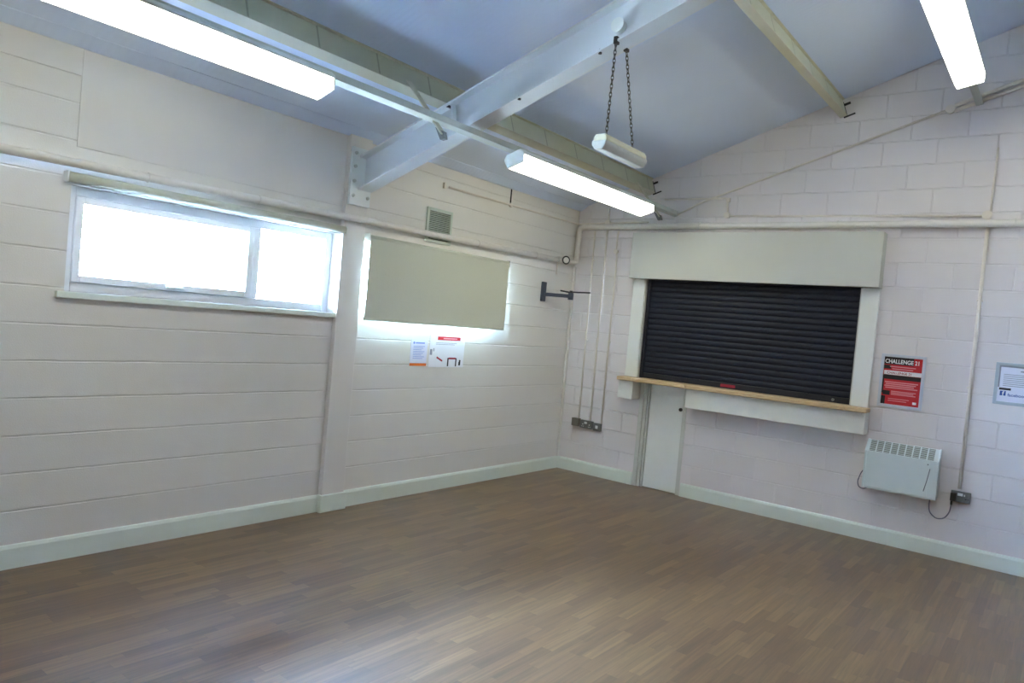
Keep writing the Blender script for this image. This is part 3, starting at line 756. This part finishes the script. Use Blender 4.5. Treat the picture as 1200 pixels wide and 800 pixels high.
b = W(); b.tube([(x1 - .10, -dp - .002, z0 + .065), (x1 - .082, -dp - .002, z0 + .16), (x1 - .066, -dp - .002, z0 + .27)], .0035, 8); b.build('panel_groove', 'heaterline', HT)
W().cyl((x1 - .085, -dp, z1 - .135), (x1 - .085, -dp - .003, z1 - .135), .006, 12).build('indicator_lamp', 'heaterline', HT)
for xx in (x0 + .09, x1 - .1):
    W().box((xx - .02, -.021, z0 + .03), (xx + .02, -.0008, z1 - .06), .003).build('wall_bracket', 'trunk', HT)
pts = [(x1 - .05, -.06, z0 + .01), (x1 - .055, -.06, z0 - .05), (x1 - .045, -.06, z0 - .12), (x1 + .01, -.055, z0 - .165), (x1 + .07, -.05, z0 - .15), (x1 + .105, -.045, z0 - .09), (x1 + .112, -.045, z0 - .01)]
W().tube(pts, .0052, 10, corner=.05).build('power_cord', 'cord', HT, 'grey power cord looping to the socket')
pts = [(x0 + .005, -.05, z0 + .17), (x0 - .03, -.04, z0 + .12), (x0 - .055, -.035, z0 + .03), (x0 - .04, -.035, z0 - .02), (x0 + .0, -.04, z0 - .03), (x0 + .05, -.05, z0 + .0)]
W().tube(pts, .0045, 10, corner=.04).build('sensor_cord', 'cord', HT)

# ------------------------------------------------------------------ sockets
def plate(o, x0, x1, z0, z1, m='metalbox', d=.038):
    W().box((x0, -d + .006, z0), (x1, -.0008, z1), .004).build('back_box', m, o)
    return W().box((x0 - .001, -d, z0 - .001), (x1 + .001, -d + .0055, z1 + .001), .002).build('face_plate', m, o)
so = thing('double_socket', (4.25, 0, .56), 'grey metal double socket at the foot of the conduit beside the heater', 'socket')
plate(so, 4.155, 4.302, .520, .612)
W().box((4.205, -.046, .575), (4.245, -.0382, .60), .003).build('rocker_switch', 'switch', so)
W().box((4.252, -.041, .575), (4.262, -.0382, .592), .001).build('rocker_switch', 'switch', so)
W().box((4.262, -.0395, .55), (4.275, -.0381, .556)).box((4.282, -.0395, .55), (4.29, -.0381, .556)).build('socket_slots', 'ink', so)
pg = W(); pg.box((4.155, -.085, .525), (4.20, -.0386, .598), .008).cyl((4.167, -.06, .535), (4.167, -.055, .49), .009, 12); pg.build('plug', 'dark', so, 'dark plug pushed into the socket')
bx = thing('blank_plate', (.235, 0, .58), 'grey brown metal box, leftmost at the foot of the corner conduits', 'switch box')
plate(bx, .192, .292, .556, .648, 'brownbox', .05)
for xx in (.205, .279): W().cyl((xx, -.05, .602), (xx, -.0525, .602), .004, 8).build('screw', 'metalbox', bx)
ds = thing('double_socket', (.38, 0, .58), 'grey metal double socket in the middle of the three corner boxes', 'socket')
plate(ds, .306, .474, .547, .638)
W().box((.368, -.046, .598), (.394, -.0382, .624), .002).box((.396, -.044, .6), (.404, -.0382, .622), .001).build('rocker_switch', 'switch', ds)
for xx in (.345, .437):
    W().box((xx - .006, -.0395, .585), (xx + .006, -.0381, .598)).box((xx - .016, -.0395, .563), (xx - .004, -.0381, .57)).box((xx + .004, -.0395, .563), (xx + .016, -.0381, .57)).build('socket_slots', 'switch', ds)
ss = thing('light_switch', (.55, 0, .58), 'grey metal switch with a white rocker, rightmost of the corner boxes', 'switch')
plate(ss, .490, .588, .538, .628)
W().box((.523, -.046, .565), (.556, -.0382, .601), .003).build('rocker_switch', 'switch', ss)

# ------------------------------------------------------------------ framed posters on the end wall
def poster(name, x0, x1, z0, z1, fm, sheet, label, t):
    o = thing(name, ((x0 + x1) / 2, 0, z0), label, 'poster')
    f = W()
    f.box((x0, -.016, z0), (x0 + t, -.001, z1), .004).box((x1 - t, -.016, z0), (x1, -.001, z1), .004).box((x0 + t * .8, -.016, z0), (x1 - t * .8, -.001, z0 + t), .004).box((x0 + t * .8, -.016, z1 - t), (x1 - t * .8, -.001, z1), .004)
    f.build('frame', fm, o)
    W().box((x0 + t * .6, -.008, z0 + t * .6), (x1 - t * .6, -.001, z1 - t * .6)).build('sheet', sheet, o)
    return o
P1 = (3.492, 3.858, 1.262, 1.752)
po = poster('framed_poster', *P1, 'snap', 'red', 'red age check poster in a silver frame beside the serving hatch', .027)
a, b2, c, d = P1[0] + .027, P1[1] - .027, P1[2] + .027, P1[3] - .027
lines(po, 'ink', [(a, b2 - .07, d - .068, d), (a, a + .06, d - .11, d - .075), (a, b2, d - .205, d - .165), (a, a + .012, c + .1, d - .2), (a + .01, a + .07, c + .085, c + .125), (a, a + .035, c, c + .075)], y=-.0081, name='black_bands')
lines(po, 'paper', [(a + .006, b2, d - .163, d - .125)], y=-.0082, name='white_band')
text('heading_lettering', 'CHALLENGE 21', .052, (a + .006, -.0092, d - .057), ROT_BACK, 'paper', po, bold=.0012, xscale=.80)
text('red_lettering', 'CHALLENGE 21', .030, (a + .03, -.0096, d - .155), ROT_BACK, 'redlabel', po, bold=.0006, xscale=1.0)
lines(po, 'pink', [(a + .05, b2 - .05, d - .092, d - .084), (a + .07, b2 - .07, d - .112, d - .104)] +
      [(a + .02 + .008 * (i % 2), b2 - .02 - .015 * (i % 3), d - .236 - i * .017, d - .226 - i * .017) for i in range(4)] +
      [(a + .08, b2 - .03 - .02 * (i % 2), c + .118 - i * .014, c + .126 - i * .014) for i in range(3)] + [(a + .06, b2 - .08, c + .05, c + .056), (a + .06, b2 - .1, c + .032, c + .038)], y=-.0083, name='small_print')
lines(po, 'paper', [(b2 - .05, b2 - .02, c + .02, c + .042)], y=-.0083, name='corner_mark')

P2 = (4.381, 4.86, 1.408, 1.764)
pb = poster('framed_notice', *P2, 'snapgrey', 'paperlilac', 'white printed notice in a grey frame right of the conduit pole', .026)
a, b2, c, d = P2[0] + .026, P2[1] - .026, P2[2] + .026, P2[3] - .026
lines(pb, 'grey', [(a, b2, d - .012, d), (a, a + .012, c + .12, d), (a + .15, a + .18, d - .045, d - .035)] + [(a + .035, b2 - .04 - .02 * (i % 3), d - .075 - i * .016, d - .070 - i * .016) for i in range(7)], y=-.0082, name='small_print')
lines(pb, 'ink', [(a + .012, a + .095, c + .098, c + .116), (a + .2, a + .30, c + .098, c + .116)], y=-.0083, name='dark_bars')
lines(pb, 'blue', [(a + .02, a + .062, c + .05, c + .09)], y=-.0083, name='blue_square')
text('square_letter', 'f', .05, (a + .036, -.0092, c + .052), ROT_BACK, 'paper', pb, bold=.0012)
text('blue_lettering', 'facebook', .036, (a + .075, -.0088, c + .048), ROT_BACK, 'blue', pb, bold=.0006)

# ------------------------------------------------------------------ tree outside the window
tr = thing('tree', (-7.0, -3.4, -.4), 'pale leafy tree outside, faint at the top left of the bright window', 'tree')
W().tube([(-7.0, -3.4, -.4), (-7.05, -3.45, 1.6), (-7.0, -3.4, 3.4)], .10, 12).build('trunk', 'bark', tr)
lf = W()
for i in range(700):
    a_ = random.random() * 2 * PI; rr = 1.2 * math.sqrt(random.random()); zz = random.uniform(-1.1, 2.0)
    sc = math.sqrt(max(0.05, 1 - (zz / 2.4) ** 2)) if zz > 0 else 1 - abs(zz) * .45
    c_ = Vector((-7.0 + rr * math.cos(a_) * sc, -3.25 + rr * math.sin(a_) * sc, 3.45 + zz))
    m = Matrix.Translation(c_) @ Matrix.Rotation(random.random() * 6.3, 4, 'Z') @ Matrix.Rotation(random.random() * 3, 4, 'X')
    lf.prism([(-.10, 0), (-.04, .045), (.05, .04), (.12, 0), (.05, -.04), (-.04, -.045)], 2, 0, .004, mat=m)
tag(lf.build('foliage', 'leaf', tr), kind='stuff')

# ------------------------------------------------------------------ daylight
wld = bpy.data.worlds.new('overcast'); S.world = wld; wld.use_nodes = True
nt = wld.node_tree; bg = nt.nodes['Background']
tc = nt.nodes.new('ShaderNodeTexCoord'); sp = nt.nodes.new('ShaderNodeSeparateXYZ'); nt.links.new(tc.outputs['Generated'], sp.inputs[0])
rp = nt.nodes.new('ShaderNodeValToRGB'); mr = nt.nodes.new('ShaderNodeMapRange')
mr.inputs['From Min'].default_value = -1; mr.inputs['From Max'].default_value = 1
nt.links.new(sp.outputs[2], mr.inputs['Value']); nt.links.new(mr.outputs[0], rp.inputs[0])
rp.color_ramp.elements[0].position = 0.46; rp.color_ramp.elements[0].color = (0.20, 0.25, 0.31, 1)      # bright paving outside
rp.color_ramp.elements[1].position = 0.54; rp.color_ramp.elements[1].color = (0.37, 0.55, 0.90, 1)     # open sky
nt.links.new(rp.outputs[0], bg.inputs['Color']); bg.inputs['Strength'].default_value = 520.0

# ------------------------------------------------------------------ camera
cam = bpy.data.cameras.new('camera'); co = bpy.data.objects.new('camera', cam); COL.objects.link(co)
cam.sensor_width = 36; cam.lens = 847.82 * 36 / 1200; cam.clip_start = 0.05
yaw, pitch, roll = CAMROT = (-0.6583, -0.0276, 0.0898)
fwd = Vector((math.cos(pitch) * math.sin(yaw), math.cos(pitch) * math.cos(yaw), math.sin(pitch)))
rt = fwd.cross(Vector((0, 0, 1))).normalized(); up = rt.cross(fwd)
r2 = math.cos(roll) * rt + math.sin(roll) * up; u2 = -math.sin(roll) * rt + math.cos(roll) * up
co.matrix_world = Matrix.Translation((4.8905, -7.4386, 1.7366)) @ Matrix((r2, u2, -fwd)).transposed().to_4x4()
S.camera = co

S.view_settings.view_transform = 'Standard'
S.view_settings.look = 'None'
S.view_settings.gamma = 1
S.view_settings.use_curve_mapping = False
S.view_settings.exposure = -0.22
S.cycles.sample_clamp_indirect = 0.0
S.cycles.max_bounces = 12
S.cycles.diffuse_bounces = 8
